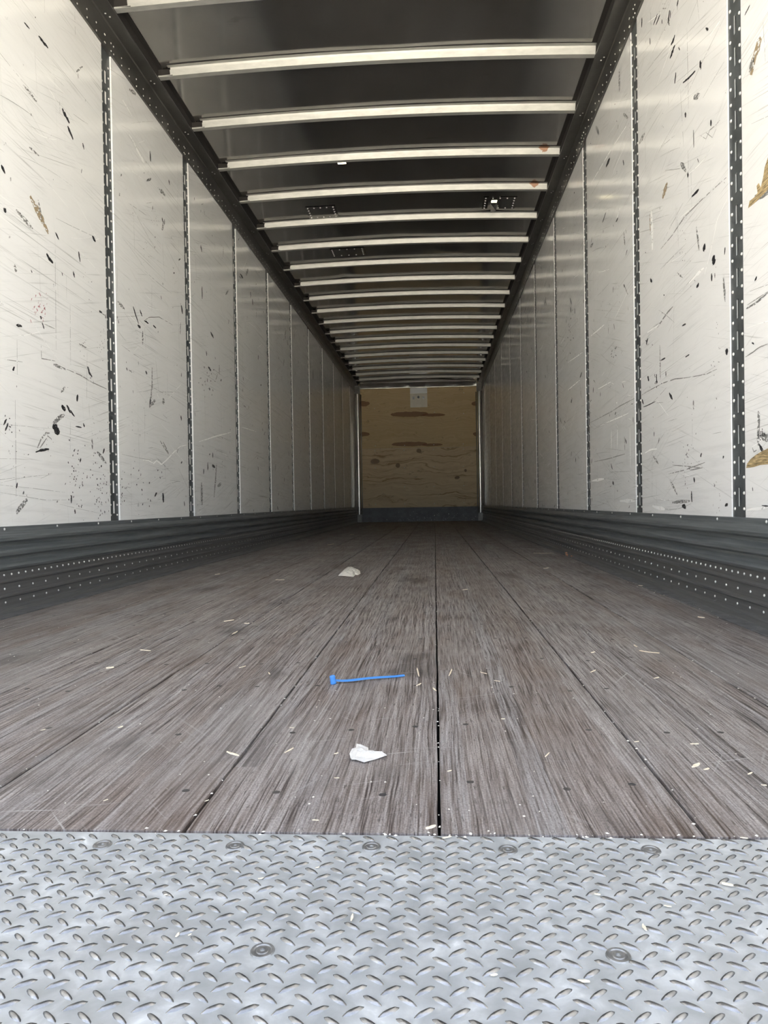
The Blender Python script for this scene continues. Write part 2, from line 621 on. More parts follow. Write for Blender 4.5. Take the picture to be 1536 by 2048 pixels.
bm_ = ring_mesh([(.0105, .0), (.0098, .0012), (.0078, .0012), (.0072, .0003), (.0055, .0003), (.0048, .0010), (.0022, .0010), (.0018, -.0004)]).mesh('bolt', M['bolt'])
for q in bolts + extra:
    if -AL + .02 < q.x < AR - .02:
        link('bolt', bm_, tp, loc=(q.x, q.y, 0))

# ------------------------------------------------------------------ scuff bands (baseboards)
PROF = [(.000, ZS), (.005, ZS - .001), (.006, .294), (.007, .291), (.022, .279), (.029, .270), (.027, .260), (.008, .251), (.006, .243),
        (.008, .239), (.023, .226), (.029, .217), (.027, .207), (.008, .198), (.006, .190), (.008, .186), (.023, .174),
        (.029, .165), (.025, .156), (.013, .151), (.013, .119), (.022, .113), (.022, .109), (.014, .104), (.014, .068),
        (.024, .062), (.024, .057), (.016, .052), (.016, .023), (.026, .017), (.028, .012), (.040, .004), (.045, .0005)]
rb = MB()
rb.dome((0, 0, 0), (1, 0, 0), .0052, .0032, 8)
rv_x = rb.mesh('screw', M['rivet'], True)


def scuff_band(side):
    s = -1 if side == 'left' else 1
    xw = -AL if s < 0 else AR

    def X(d):
        return xw - s * d
    b_ = MB()
    ys_ = list(np.arange(Y0, D - .02, .25)) + [D - .02]
    r_ = random.Random(s)
    vs_, fs_ = [], []
    n_ = len(PROF)
    for y in ys_:
        for d, z in PROF:
            vs_.append((X(d + (r_.uniform(-.0012, .0012) if .001 < d else 0)), y, z + r_.uniform(-.0006, .0006)))
    for k in range(len(ys_) - 1):
        for q in range(n_ - 1):
            a = k * n_ + q
            f_ = (a, a + 1, a + n_ + 1, a + n_)
            fs_.append(f_ if s > 0 else f_[::-1])
    b_.add(vs_, fs_)
    band = b_.build('baseboard_' + side, M['scuff'], kind='structure')
    tag(band, 'dark corrugated steel scuff band along the %s wall with rows of rivets' % side, 'baseboard', kind='structure')
    b_ = MB()
    y = 2.051 if s < 0 else 2.163
    while y > Y0 + .1:
        y -= .0916
    k = 0
    while y < D - .1:
        for zz, d, every in ((.135, .013, 1), (.085, .014, 2), (.036, .016, 2)):
            if k % every == 0:
                b_.dome((X(d), y, zz + .0005), (-s, 0, .1), .0046, .0032, 7)
        y += .0458
        k += 1
    b_.build('rivets', M['rivet'], band, kind='stuff', smooth=True)
    k = -4
    while 2.163 + .366 * k < D - .1:
        link('screw', rv_x, band, loc=(X(.006), 2.163 + .366 * k, .302), rot=(0, 0, 0 if s < 0 else math.pi))
        k += 1
    # bent scratches in the band's paint
    return band


scuff_band('left')
scuff_band('right')

# ------------------------------------------------------------------ side walls
rbm = MB()
rbm.dome((0, 0, 0), (1, 0, 0), .0056, .0040, 8)
post_rivet = rbm.mesh('rivet', M['rivet'], True)


def post_mesh(zb, zt, T):
    """slotted joint strip, face in the yz plane at x=0 looking +x, slots cut through"""
    q = MB()
    zc = [.376 + .1006 * k for k in range(22)]
    slots = [(z - .030, z + .030) for z in zc if z + .03 < zt - .09]
    ye = (-PH, -.0075, .0075, PH)

    def face(y0, y1, z0, z1):
        q.quad((0, y0, z0), (0, y1, z0), (0, y1, z1), (0, y0, z1))
    face(ye[0], ye[1], zb, zt)
    face(ye[2], ye[3], zb, zt)
    z = zb
    for a, c in slots:
        face(ye[1], ye[2], z, a)
        z = c
        y0, y1 = ye[1], ye[2]
        q.quad((0, y0, a), (0, y1, a), (T, y1, a), (T, y0, a))
        q.quad((0, y0, c), (T, y0, c), (T, y1, c), (0, y1, c))
        q.quad((0, y0, a), (T, y0, a), (T, y0, c), (0, y0, c))
        q.quad((0, y1, a), (0, y1, c), (T, y1, c), (T, y1, a))
    face(ye[1], ye[2], z, zt)
    q.slots = [i for i, f in enumerate(q.f) if len({q.v[k][0] for k in f}) > 1]
    q.quad((0, -PH, zb), (0, -PH, zt), (T, -PH, zt), (T, -PH, zb))
    q.quad((0, PH, zb), (T, PH, zb), (T, PH, zt), (0, PH, zt))
    return q


post_me = {}
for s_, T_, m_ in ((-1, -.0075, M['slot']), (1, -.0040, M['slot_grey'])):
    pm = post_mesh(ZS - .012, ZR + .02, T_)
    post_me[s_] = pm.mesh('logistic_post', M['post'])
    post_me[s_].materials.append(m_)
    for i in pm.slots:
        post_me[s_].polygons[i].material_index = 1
prb = MB()
nrv = int((ZR - .02 - .338) / .0503) + 1
for k in range(nrv):
    for yy in (-.035, .035):
        prb.dome((0, yy, .338 + .0503 * k), (1, 0, 0), .0056, .0040, 7)
post_rivets_me = prb.mesh('rivets', M['rivet'], True)


def side_wall(side):
    s = -1 if side == 'left' else 1
    xw = -AL if s < 0 else AR
    rec = .008 if s < 0 else .0035
    y00 = YL0 if s < 0 else YR0
    b_ = MB()
    xa, xb = xw + s * .022, xw + s * .06
    b_.box((min(xa, xb), Y0, -.1), (max(xa, xb), D + .05, 2.86))
    wall = b_.build('wall_' + side, M['white'], kind='structure')
    tag(wall, '%s side wall of scuffed white liner panels with dark slotted posts' % side, 'wall', kind='structure')
    posts = [y00 + S * i for i in range(1, 13)]
    edges = [Y0] + sum([[y - PH - .0005, y + PH + .0005] for y in posts], []) + [D - .002]
    for k in range(0, len(edges), 2):
        a, c = edges[k], edges[k + 1]
        b_ = MB()
        x0, x1 = xw, xw + s * .021
        b_.box((min(x0, x1), a, ZS - .012), (max(x0, x1), c, ZR + .06))
        b_.build('liner_panel', M['wall'], wall)
    rz = 0 if s < 0 else math.pi
    for i, y in enumerate(posts, 1):
        po = link('logistic_post', post_me[s], wall, loc=(xw + s * rec, y, 0), rot=(0, 0, rz))
        near = i in ((3,) if s < 0 else (2, 3))
        if near:
            for k in range(nrv):
                for yy in (-.035, .035):
                    link('rivet', post_rivet, po, loc=(0, yy, .338 + .0503 * k))
        else:
            link('rivets', post_rivets_me, po, kind='stuff')
    return wall, posts


wallL, postsL = side_wall('left')
wallR, postsR = side_wall('right')

# ---- marks on the liners: rubber, scratches, smears (thin deposits on the panel face)


class Marks:
    def __init__(s, side):
        s.side = side
        s.s = -1 if side == 'left' else 1
        s.xw = -AL if s.s < 0 else AR
        s.posts = postsL if s.s < 0 else postsR
        s.mb = {}
        s.r = random.Random(11 + s.s)
        s.lift = 0

    def ok(s, y):
        return all(abs(y - q) > PH + .003 for q in s.posts) and Y0 + .02 < y < D - .15

    def poly(s, mat, pts):
        if not all(s.ok(y) for y, z in pts):
            return
        if not all(ZS + .004 < z < ZR - .004 for y, z in pts):
            return
        ys_ = [q[0] for q in pts]
        if any(min(ys_) < q < max(ys_) for q in s.posts):
            return
        s.lift = (s.lift + 1) % 7
        x = s.xw - s.s * (.0004 + .00005 * s.lift)
        b_ = s.mb.setdefault(mat, MB())
        vs_ = [(x, y, z) for y, z in pts]
        n = len(vs_)
        # pts is a ribbon: first half one side, second half back
        h = n // 2
        fs_ = [(i, i + 1, n - 2 - i, n - 1 - i) for i in range(h - 1)]
        if s.s > 0:
            fs_ = [f[::-1] for f in fs_]
        b_.add(vs_, fs_)

    def ribbon(s, mat, pts, w, taper=True, jag=.35):
        """pts (y,z) centre line, w full width in metres"""
        r = s.r
        up, dn = [], []
        n = len(pts)
        for i, (y, z) in enumerate(pts):
            a = pts[max(0, i - 1)]
            c = pts[min(n - 1, i + 1)]
            dy, dz = c[0] - a[0], c[1] - a[1]
            l = math.hypot(dy, dz) or 1
            t = i / max(1, n - 1)
            k = (math.sin(math.pi * (.08 + .84 * t)) ** .6) if taper else 1
            k *= .5 * w
            k1, k2 = k * r.uniform(1 - jag, 1 + jag), k * r.uniform(1 - jag, 1 + jag)
            up.append((y - dz / l * k1, z + dy / l * k1))
            dn.append((y + dz / l * k2, z - dy / l * k2))
        s.poly(mat, up + dn[::-1])

    def streak(s, mat, y, z, L, w, ang, n=6, curve=0):
        ca, sa = math.cos(ang), math.sin(ang)
        pts = []
        for i in range(n):
            t = (i / (n - 1) - .5) * L
            o = curve * (t * t) / max(L, 1e-6)
            pts.append((y + ca * t - sa * o, z + sa * t + ca * o))
        s.ribbon(mat, pts, w)

    def px(s, mat, pts, wpx, taper=True, sub=4, jag=.35):
        """a mark seen in the photo: centre line and width in photo pixels, met with the wall plane"""
        q = []
        for (x0, y0), (x1, y1) in zip(pts[:-1], pts[1:]):
            for k in range(sub):
                t = k / sub
                q.append((x0 + (x1 - x0) * t, y0 + (y1 - y0) * t))
        q.append(pts[-1])
        W_ = [pix(x, y, 0, s.xw) for x, y in q]
        mid = W_[len(W_) // 2]
        dpt = (mid - CAM).dot(FW)
        w = wpx * dpt / F * (1.0 if abs(pts[-1][1] - pts[0][1]) < abs(pts[-1][0] - pts[0][0]) else 1.6)
        # break the line at the posts
        run = []
        for v in W_:
            if s.ok(v.y):
                run.append((v.y, v.z))
            else:
                if len(run) > 1:
                    s.ribbon(mat, run, w, taper, jag)
                run = []
        if len(run) > 1:
            s.ribbon(mat, run, w, taper, jag)

    def build(s, wall):
        nm = {'m_black': 'rubber_marks', 'm_grey': 'grey_smears', 'm_line': 'dark_scratches', 'm_white': 'white_scratches',
              'm_tan': 'tan_smears', 'm_red': 'red_smears'}
        for k, b_ in s.mb.items():
            b_.build(nm[k], M[k], wall, kind='stuff')

    def scatter(s, dens, ymax=11.5):
        r = s.r
        for _ in range(int(330 * dens)):          # rubber flecks
            y = 2 + (ymax - 2) * r.random() ** 1.1
            z = ZS + (ZR - ZS) * (r.random() if r.random() < .6 else r.random() ** 2)
            L = r.choice((.006, .01, .016, .025, .04)) * r.uniform(.7, 1.4)
            s.streak('m_black', y, z, L, L * r.uniform(.18, .6), r.choice((1.3, -.9, 1.9, .6)) + r.uniform(-.5, .5), 4)
        for _ in range(int(60 * dens)):           # bunches of fine flecks
            y = 2 + (ymax - 2) * r.random()
            z = ZS + (ZR - ZS - .2) * r.random() ** 1.5
            for k in range(r.randint(4, 12)):
                s.streak('m_black', y + r.gauss(0, .03), z + r.gauss(0, .05), r.uniform(.003, .009), r.uniform(.002, .004), r.uniform(0, 3), 3)
        for _ in range(int(420 * dens)):          # long dark scratches, nearly level
            y = 1.5 + (ymax - 1.5) * r.random()
            z = ZS + (ZR - ZS) * r.random() ** 1.25
            L = r.uniform(.05, .45)
            s.streak('m_line', y, z, L, r.uniform(.0008, .0020), r.gauss(0, .10) + r.choice((0, 0, 0, -.35, .3)), 8, r.gauss(0, .05))
        for _ in range(int(150 * dens)):          # upright scratches
            s.streak('m_line', 1.5 + (ymax - 1.5) * r.random(), ZS + (ZR - ZS) * r.random() ** 1.2, r.uniform(.05, .35), r.uniform(.001, .002), 1.57 + r.gauss(0, .06), 6)
        for _ in range(int(110 * dens)):          # white scratches
            s.streak('m_white', 1.5 + (ymax - 1.5) * r.random(), ZS + (ZR - ZS) * r.random(), r.uniform(.05, .35), r.uniform(.0012, .003), r.gauss(0, .2) + r.choice((0, 0, .4, -.4)), 6, r.gauss(0, .08))
        for _ in range(int(70 * dens)):           # grey smears
            L = r.uniform(.03, .12)
            s.streak('m_grey', 1.5 + (ymax - 1.5) * r.random(), ZS + (ZR - ZS) * r.random(), L, L * r.uniform(.08, .3), r.choice((1.57, 0, .7)) + r.gauss(0, .2), 6)


mk = Marks('left')
K, G, LN, WH, TN, RD = 'm_black', 'm_grey', 'm_line', 'm_white', 'm_tan', 'm_red'
for m, pts, w in (
        (K, [(77, 72), (86, 84), (96, 96)], 4), (K, [(124, 217), (131, 232), (139, 246)], 5.5), (K, [(135, 252), (146, 279)], 5.5),
        (K, [(48, 45), (59, 58)], 2.5), (G, [(58, 294), (78, 312)], 5), (K, [(2, 330), (10, 347)], 5), (TN, [(60, 392), (78, 428), (97, 467)], 10),
        (G, [(76, 400), (84, 440)], 4), (K, [(7, 416), (12, 425)], 6), (K, [(165, 286), (168, 299)], 3), (K, [(184, 472), (191, 483)], 4),
        (G, [(318, 378), (330, 391)], 5), (WH, [(272, 297), (288, 325)], 5), (WH, [(244, 198), (264, 232)], 2), (WH, [(258, 268), (282, 312)], 2),
        (K, [(93, 507), (98, 517), (106, 526)], 5), (K, [(157, 503), (160, 524)], 3), (G, [(28, 529), (33, 544)], 6), (K, [(146, 543), (149, 555)], 3),
        (K, [(198, 622), (204, 626)], 5), (K, [(204, 627), (216, 635)], 2), (G, [(235, 603), (249, 618)], 5), (K, [(266, 613), (277, 648)], 2.6),
        (K, [(275, 650), (281, 655)], 6), (K, [(288, 641), (297, 647)], 4), (K, [(306, 651), (312, 656)], 4),
        (LN, [(290, 640), (298, 635), (318, 634), (345, 650)], 1.5), (G, [(304, 735), (304, 770), (302, 800), (299, 815)], 3.5), (K, [(301, 795), (299, 816)], 3.5),
        (K, [(291, 742), (294, 748)], 4), (G, [(326, 796), (328, 809)], 8), (LN, [(320, 882), (337, 908)], 3), (LN, [(326, 884), (337, 906)], 2),
        (WH, [(286, 920), (297, 921), (307, 927), (313, 921), (323, 929), (333, 920), (347, 905), (360, 893), (373, 890)], 2.6),
        (WH, [(387, 887), (430, 873), (472, 862)], 2.4), (WH, [(483, 854), (512, 863)], 1.6), (K, [(105, 851), (112, 858), (119, 866)], 11),
        (K, [(71, 904), (84, 900), (98, 898)], 5), (LN, [(73, 900), (82, 878), (92, 866), (100, 866)], 2.5), (LN, [(80, 895), (96, 872)], 2), (LN, [(90, 868), (103, 878)], 2.5),
        (K, [(123, 811), (131, 821)], 6), (K, [(133, 810), (141, 826)], 4), (K, [(140, 820), (149, 833)], 3), (K, [(155, 789), (154, 803)], 4),
        (G, [(107, 729), (132, 739)], 6), (LN, [(132, 738), (160, 750), (185, 765), (213, 778)], 2), (K, [(175, 733), (178, 745), (184, 754)], 4),
        (K, [(151, 853), (163, 855)], 2.6), (K, [(84, 645), (88, 658)], 3), (K, [(80, 632), (83, 638)], 4), (LN, [(89, 648), (110, 658)], 1.5),
        (K, [(421, 664), (427, 676)], 4), (K, [(416, 734), (422, 741)], 4), (K, [(424, 931), (430, 935)], 6), (G, [(433, 927), (431, 960), (428, 995)], 4),
        (G, [(403, 965), (404, 1010)], 7), (LN, [(402, 970), (402, 1005)], 1.6), (K, [(404, 573), (404, 598)], 3.5), (K, [(7, 850), (13, 838)], 3), (K, [(10, 862), (16, 846)], 3),
        (LN, [(30, 800), (31, 890), (32, 1000)], .7), (LN, [(140, 610), (141, 730)], .7), (LN, [(82, 690), (83, 717), (110, 722)], 1.2), (LN, [(2, 718), (45, 724)], 1.2),
        (LN, [(0, 970), (60, 976), (130, 985)], .7), (LN, [(0, 985), (90, 1000), (150, 1000)], .7), (LN, [(110, 500), (112, 700)], .7),
        (K, [(480, 548), (486, 556)], 3), (G, [(640, 740), (640, 760)], 4), (K, [(626, 739), (626, 759)], 3)):
    mk.px(m, pts, w)
rr = random.Random(5)
for cx_, cy_0, sx_, sy_1, n_ in ((150, 960, 12, 32, 46), (200, 985, 9, 38, 60), (82, 610, 8, 10, 0), (243, 985, 6, 22, 16), (290, 960, 16, 30, 22), (20, 848, 6, 12, 8), (410, 770, 14, 20, 18)):
    for _ in range(n_):
        x, y = rr.gauss(cx_, sx_), rr.gauss(cy_0, sy_1)
        mk.px(K, [(x, y), (x + rr.uniform(-2, 2), y + rr.uniform(1, 4))], rr.uniform(1.2, 2.6), sub=2)
for _ in range(26):
    x, y = rr.gauss(82, 8), rr.gauss(610, 11)
    mk.px(RD, [(x, y), (x + rr.uniform(-4, 4), y + rr.uniform(2, 8))], 1.6, sub=2)
mk.scatter(1.0)
mk.build(wallL)

mk = Marks('right')
for m, pts, w in (
        (K, [(1350, 70), (1347, 80), (1342, 89)], 5), (K, [(1350, 90), (1345, 104), (1340, 117)], 5.5), (K, [(1315, 28), (1307, 50)], 3), (K, [(1320, 30), (1312, 50)], 2.5),
        (K, [(1357, 0), (1354, 12)], 4), (K, [(1366, 166), (1378, 156), (1391, 142)], 5), (K, [(1400, 122), (1402, 138)], 6), (G, [(1336, 36), (1340, 52)], 4),
        (K, [(1370, 226), (1372, 234)], 5), (K, [(1387, 260), (1388, 295)], 1.8), (K, [(1212, 334), (1216, 325), (1220, 317)], 5), (K, [(1246, 320), (1248, 330)], 3),
        (K, [(1384, 393), (1398, 379)], 4), (LN, [(1320, 500), (1345, 470), (1368, 435), (1408, 395), (1453, 355)], 1.6), (TN, [(1325, 397), (1330, 380), (1335, 366)], 9),
        (TN, [(1502, 150), (1510, 110), (1522, 75)], 16), (G, [(1500, 145), (1504, 120)], 10), (K, [(1406, 500), (1411, 490)], 9), (K, [(1375, 347), (1377, 353)], 5),
        (LN, [(1400, 270), (1412, 278), (1420, 260), (1432, 250), (1440, 240)], 1.6), (LN, [(1412, 265), (1425, 275), (1436, 250)], 1.4), (K, [(1490, 30), (1500, 10)], 2.5),
        (WH, [(1302, 422), (1304, 455), (1305, 500)], 9), (WH, [(1183, 366), (1220, 303), (1263, 236)], 2), (WH, [(1420, 72), (1440, 42)], 2.5), (TN, [(1300, 428), (1301, 470)], 3),
        (K, [(1426, 513), (1428, 520), (1429, 528)], 11), (K, [(1423, 547), (1424, 562)], 5), (K, [(1430, 546), (1430, 556)], 2), (K, [(1393, 574), (1398, 568)], 5), (K, [(1454, 697), (1454, 710)], 9),
        (K, [(1322, 721), (1331, 716)], 3.5), (K, [(1371, 714), (1379, 709)], 3), (K, [(1313, 748), (1314, 768)], 3.5),
        (LN, [(1284, 790), (1304, 778), (1324, 767), (1350, 758), (1376, 755), (1414, 748), (1436, 737)], 1.8), (K, [(1287, 814), (1299, 809), (1311, 803)], 2),
        (LN, [(1181, 845), (1220, 825), (1240, 812), (1269, 797)], 1.8), (K, [(1140, 596), (1143, 608)], 3), (K, [(1141, 614), (1142, 625)], 3), (K, [(1364, 652), (1372, 648)], 4),
        (LN, [(1315, 655), (1325, 640), (1333, 628), (1346, 613)], 2.6), (WH, [(1378, 566), (1393, 550), (1408, 536)], 4), (WH, [(1182, 672), (1210, 648)], 3), (WH, [(1290, 906), (1302, 899), (1314, 898)], 3),
        (WH, [(1184, 962), (1208, 958)], 5), (WH, [(1240, 1002), (1270, 1002)], 7), (WH, [(1223, 860), (1223, 897)], 2), (WH, [(1235, 850), (1235, 894)], 2), (WH, [(1260, 855), (1261, 935)], 2),
        (WH, [(1196, 778), (1225, 762)], 2), (WH, [(1200, 852), (1258, 826)], 2), (WH, [(1295, 665), (1318, 650)], 3), (WH, [(1136, 780), (1160, 760)], 2.5), (WH, [(1136, 725), (1165, 705)], 2),
        (WH, [(1305, 1012), (1330, 1018)], 8), (G, [(1345, 1005), (1380, 1002)], 6), (G, [(1340, 960), (1355, 990)], 4), (K, [(1450, 1012), (1456, 1008)], 7), (K, [(1446, 917), (1448, 912)], 3),
        (K, [(1510, 562), (1514, 553)], 3.5), (LN, [(1491, 714), (1508, 703), (1520, 694), (1536, 688)], 2.6), (G, [(1492, 618), (1515, 604), (1536, 585)], 5), (LN, [(1495, 610), (1536, 583)], 2),
        (K, [(1504, 685), (1508, 688)], 4), (K, [(1524, 868), (1530, 872)], 9), (G, [(1521, 865), (1536, 880)], 10), (LN, [(1505, 895), (1508, 904), (1514, 900)], 2.5), (K, [(1524, 1011), (1540, 1013)], 2.6),
        (K, [(1160, 755), (1164, 745)], 3), (K, [(1142, 805), (1144, 800)], 4), (K, [(1225, 965), (1228, 968)], 5), (K, [(1232, 825), (1230, 829)], 3), (WH, [(1233, 800), (1234, 808)], 3),
        (WH, [(1240, 416), (1232, 446)], 5), (K, [(1236, 436), (1232, 444)], 3), (K, [(1212, 425), (1205, 445)], 3), (WH, [(1494, 1020), (1536, 1014)], 6), (LN, [(1345, 930), (1400, 935)], 2.2),
        (LN, [(1338, 948), (1370, 940), (1410, 925)], 2.2), (LN, [(1380, 940), (1407, 935)], 2.2), (G, [(1320, 690), (1321, 760)], 3), (G, [(1387, 800), (1388, 820)], 4), (LN, [(1180, 925), (1215, 918), (1250, 908)], 1.8)):
    mk.px(m, pts, w)
for cx_, cy_0, sx_, sy_1, n_ in ((1232, 706, 4, 8, 10), (1314, 762, 3, 9, 10), (1295, 685, 4, 4, 6), (1375, 905, 3, 14, 10), (1530, 868, 8, 6, 30), (1140, 660, 5, 30, 14)):
    for _ in range(n_):
        x, y = rr.gauss(cx_, sx_), rr.gauss(cy_0, sy_1)
        mk.px(K, [(x, y), (x + rr.uniform(-2, 2), y + rr.uniform(1, 4))], rr.uniform(1.2, 2.8), sub=2)
mk.scatter(1.0, 9)
mk.build(wallR)

# torn places on the right liner where the wood core shows
for pts in ([(1497, 416), (1500, 402), (1510, 394), (1516, 386), (1514, 372), (1518, 366), (1522, 376), (1527, 355), (1530, 335), (1537, 314), (1552, 308), (1560, 330), (1556, 352), (1542, 372), (1530, 386), (1514, 402)],
            [(1493, 936), (1495, 927), (1502, 918), (1512, 910), (1522, 904), (1534, 898), (1552, 888), (1566, 900), (1560, 918), (1540, 928), (1520, 930), (1508, 934)]):
    b = MB()
    W_ = [pix(x, y, 0, AR) for x, y in pts]
    n_ = len(W_)
    vs_ = [(AR - .0012, v.y, v.z) for v in W_] + [(AR + .002, v.y, v.z) for v in W_]
    b.add(vs_, [tuple(range(n_))[::-1]] + [(i, (i + 1) % n_, n_ + (i + 1) % n_, n_ + i) for i in range(n_)])
    b.build('torn_patch', M['tear'], wallR, label='torn strip of bare brown wood')

# ------------------------------------------------------------------ top rails
BOWS = [3.40 + .5535 * k for k in range(-5, 20)]


def top_rail(side, idx):
    s = -1 if side == 'left' else 1
    xw = -AL if s < 0 else AR
    xf, xi = xw - s * .010, xw - s * .078
    prof = [(xw + s * .02, ZR), (xf, ZR), (xf, 2.745), (xf - s * .004, 2.752), (xi, 2.754), (xi, 2.760), (xw + s * .02, 2.762)]
    b_ = MB()
    n = len(prof)
    ys_ = [Y0] + list(np.arange(1, D - .1, .5)) + [D - .01]
    vs_ = [(x, y, z) for y in ys_ for x, z in prof]
    fs_ = []
    for k in range(len(ys_) - 1):
        for q in range(n):
            a, c = k * n + q, k * n + (q + 1) % n
            f_ = (a, a + n, c + n, c)
            fs_.append(f_ if s > 0 else f_[::-1])
    b_.add(vs_, fs_)
    rail = b_.build('trim_%d' % idx, M['rail'], kind='structure')
    tag(rail, 'dark grey riveted top rail above the %s wall' % side, 'rail', kind='structure')
    b_ = MB()
    y = 3.246 - .0915 * 31
    posts = postsL if s < 0 else postsR
    while y < D - .1:
        for z in (2.636, 2.674):
            b_.dome((xf, y, z), (-s, 0, 0), .0042, .003, 7)
        y += .0915
    for q in posts:
        for dy in (-.035, .035):
            for z in (2.636, 2.674):
                b_.dome((xf, q + dy, z), (-s, 0, 0), .0042, .003, 7)
    for y in BOWS:
        for dx, dy in ((.030, -.006), (.040, .020)):
            b_.dome((xw - s * dx, y + dy, 2.754), (0, 0, -1), .0055, .004, 7)
    b_.build('rivets', M['rivet'], rail, kind='stuff', smooth=True)
    return rail


top_rail('left', 1)
top_rail('right', 2)

# ------------------------------------------------------------------ roof
HOLES = [(.50, .545, 5.895, 5.945), (-.63, -.60, 5.035, 5.055), (-.66, -.60, 5.165, 5.19)]
xs = sorted(set([round(v, 4) for v in np.linspace(-AL - .06, AR + .06, 46)] + [h for q in HOLES for h in q[:2]]))
ysr = sorted(set([round(v, 4) for v in np.arange(Y0, D + .05, .08)] + [D + .09] + [h for q in HOLES for h in q[2:]]))
rr = np.random.RandomState(4)
amps = [(rr.uniform(.6, 4), rr.uniform(.4, 7), rr.uniform(0, 6.3), rr.uniform(0, 6.3)) for _ in range(14)]
dents = [(.207, 6.87, .09, .010), (.19, 7.05, .08, -.008), (-.928, 7.73, .07, .008), (.52, 6.05, .10, .010), (-.86, 6.15, .08, .010), (.60, 6.75, .07, .006),
         (-.80, 7.02, .12, .008), (-.3, 6.9, .3, .006), (.3, 7.9, .05, .006), (.55, 8.5, .05, .007), (-.2, 9.2, .08, .005), (.1, 10.9, .1, .006)]
b = MB()
vs_, fs_ = [], []
for y in ysr:
    for x in xs:
        dz = sum(.00042 * math.sin(a * x * 2 + p1) * math.sin(c * y + p2) for a, c, p1, p2 in amps)
        # the sheet sags a little between bows
        for dx_, dy_, rad, h_ in dents:
            e = ((x - dx_) ** 2 + (y - dy_) ** 2) / rad ** 2
            if e < 9:
                dz += h_ * math.exp(-e * 1.5)
        vs_.append((x, y, roofz(x) + dz * (0 if abs(x - XC) > HW - .02 else 1)))
nx = len(xs)
for j in range(len(ysr) - 1):
    for i in range(nx - 1):
        cx_, cy_0 = (xs[i] + xs[i + 1]) / 2, (ysr[j] + ysr[j + 1]) / 2
        if any(h[0] < cx_ < h[1] and h[2] < cy_0 < h[3] for h in HOLES):
            continue
        a = j * nx + i
        fs_.append((a, a + nx, a + nx + 1, a + 1))
b.add(vs_, fs_)
roof = b.build('ceiling', M['roof'], kind='structure', smooth=True)
tag(roof, 'dull metal trailer roof sheet carried on galvanised roof bows', 'ceiling', kind='structure')


def bow_mesh():
    """hat-section roof bow; the web that faces the rear is notched at the left end"""
    q = MB()
    xl, xr = -AL + .012, AR - .012
    xn = -AL + .078 + .072
    xsb = sorted(set(list(np.linspace(xl, xr, 40)) + [xn, xn - .012, xn - .004]))
    # profile: (y, drop, )
    prof = [(-.052, .0015), (-.030, .0022), (-.0265, .012), (-.020, .034), (-.018, .0405), (.016, .0405), (.022, .034), (.030, .0022), (.045, .0015)]
    n = len(prof)
    vs1 = []
    for x in xsb:
        for y, d in prof:
            vs1.append((x, y, roofz(x) - d - .002 - (.0 if d > .01 else 0)))
    fs1 = []
    for k in range(len(xsb) - 1):
        for t in range(n - 1):
            if t in (1, 2) and xsb[k + 1] <= xn + 1e-6:
                if not (t == 2 and xsb[k] >= xn - .0041):
                    continue
            if t == 0 and xsb[k + 1] <= xn - .01:
                continue
            a = k * n + t
            fs1.append((a, a + n, a + n + 1, a + 1))
    q.add(vs1, fs1)
    return q.mesh('roof_bow', M['bow'])


bm2 = bow_mesh()
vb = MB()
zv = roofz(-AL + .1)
vb.box((-AL + .02, -.0195, zv - .0385), (-AL + .160, .020, zv - .004))  # dark box painting in the shade of the hollow bow end
void_me = vb.mesh('end_shade_box', M['dark'])
for y in BOWS:
    bo = link('roof_bow', bm2, roof, loc=(0, y, 0))
    link('end_shade_box', void_me, bo)
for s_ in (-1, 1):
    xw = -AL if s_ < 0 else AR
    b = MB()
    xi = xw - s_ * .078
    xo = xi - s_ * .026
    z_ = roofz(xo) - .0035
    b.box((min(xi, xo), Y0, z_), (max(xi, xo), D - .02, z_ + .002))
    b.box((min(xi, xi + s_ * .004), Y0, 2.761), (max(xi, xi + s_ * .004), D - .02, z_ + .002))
    b.build('dark_roof_strip', M['dark'], roof)  # dark strip along the roof edge, with an upright above the rail

# riveted repair patches on the roof sheet
rvp = MB()
rvp.dome((0, 0, 0), (0, 0, -1), .007, .005, 7)
rvp_me = rvp.mesh('rivet', M['slot'], True)
for (xa, xb, ya, yb) in ((-1.01, -.80, 5.91, 6.10), (.45, .68, 5.85, 6.04), (-.95, -.66, 6.90, 7.06)):
    b = MB()
    k = 6
    vs_ = []
    for y in (ya - .02, yb + .02):
        for i in range(k + 1):
            x = xa - .02 + (xb - xa + .04) * i / k
            vs_.append((x, y, roofz(x) - .004))
    keep = []
    for i in range(k):
        xm = xa - .02 + (xb - xa + .04) * (i + .5) / k
        if any(h[0] - .03 < xm < h[1] + .03 and ya < h[2] < yb for h in HOLES):
            continue
        keep.append((i, k + 1 + i, k + 2 + i, i + 1))
    b.add(vs_, keep)
    pt = b.build('roof_patch', M['roof'], roof)
    for i in range(5):
        x = xa + (xb - xa) * i / 4
        for y in ([ya, yb] if 0 < i < 4 else list(np.linspace(ya, yb, 5))):
            if any(h[0] - .02 < x < h[1] + .02 and h[2] - .02 < y < h[3] + .02 for h in HOLES):
                continue
            link('rivet', rvp_me, pt, loc=(x, y, roofz(x) - .004))
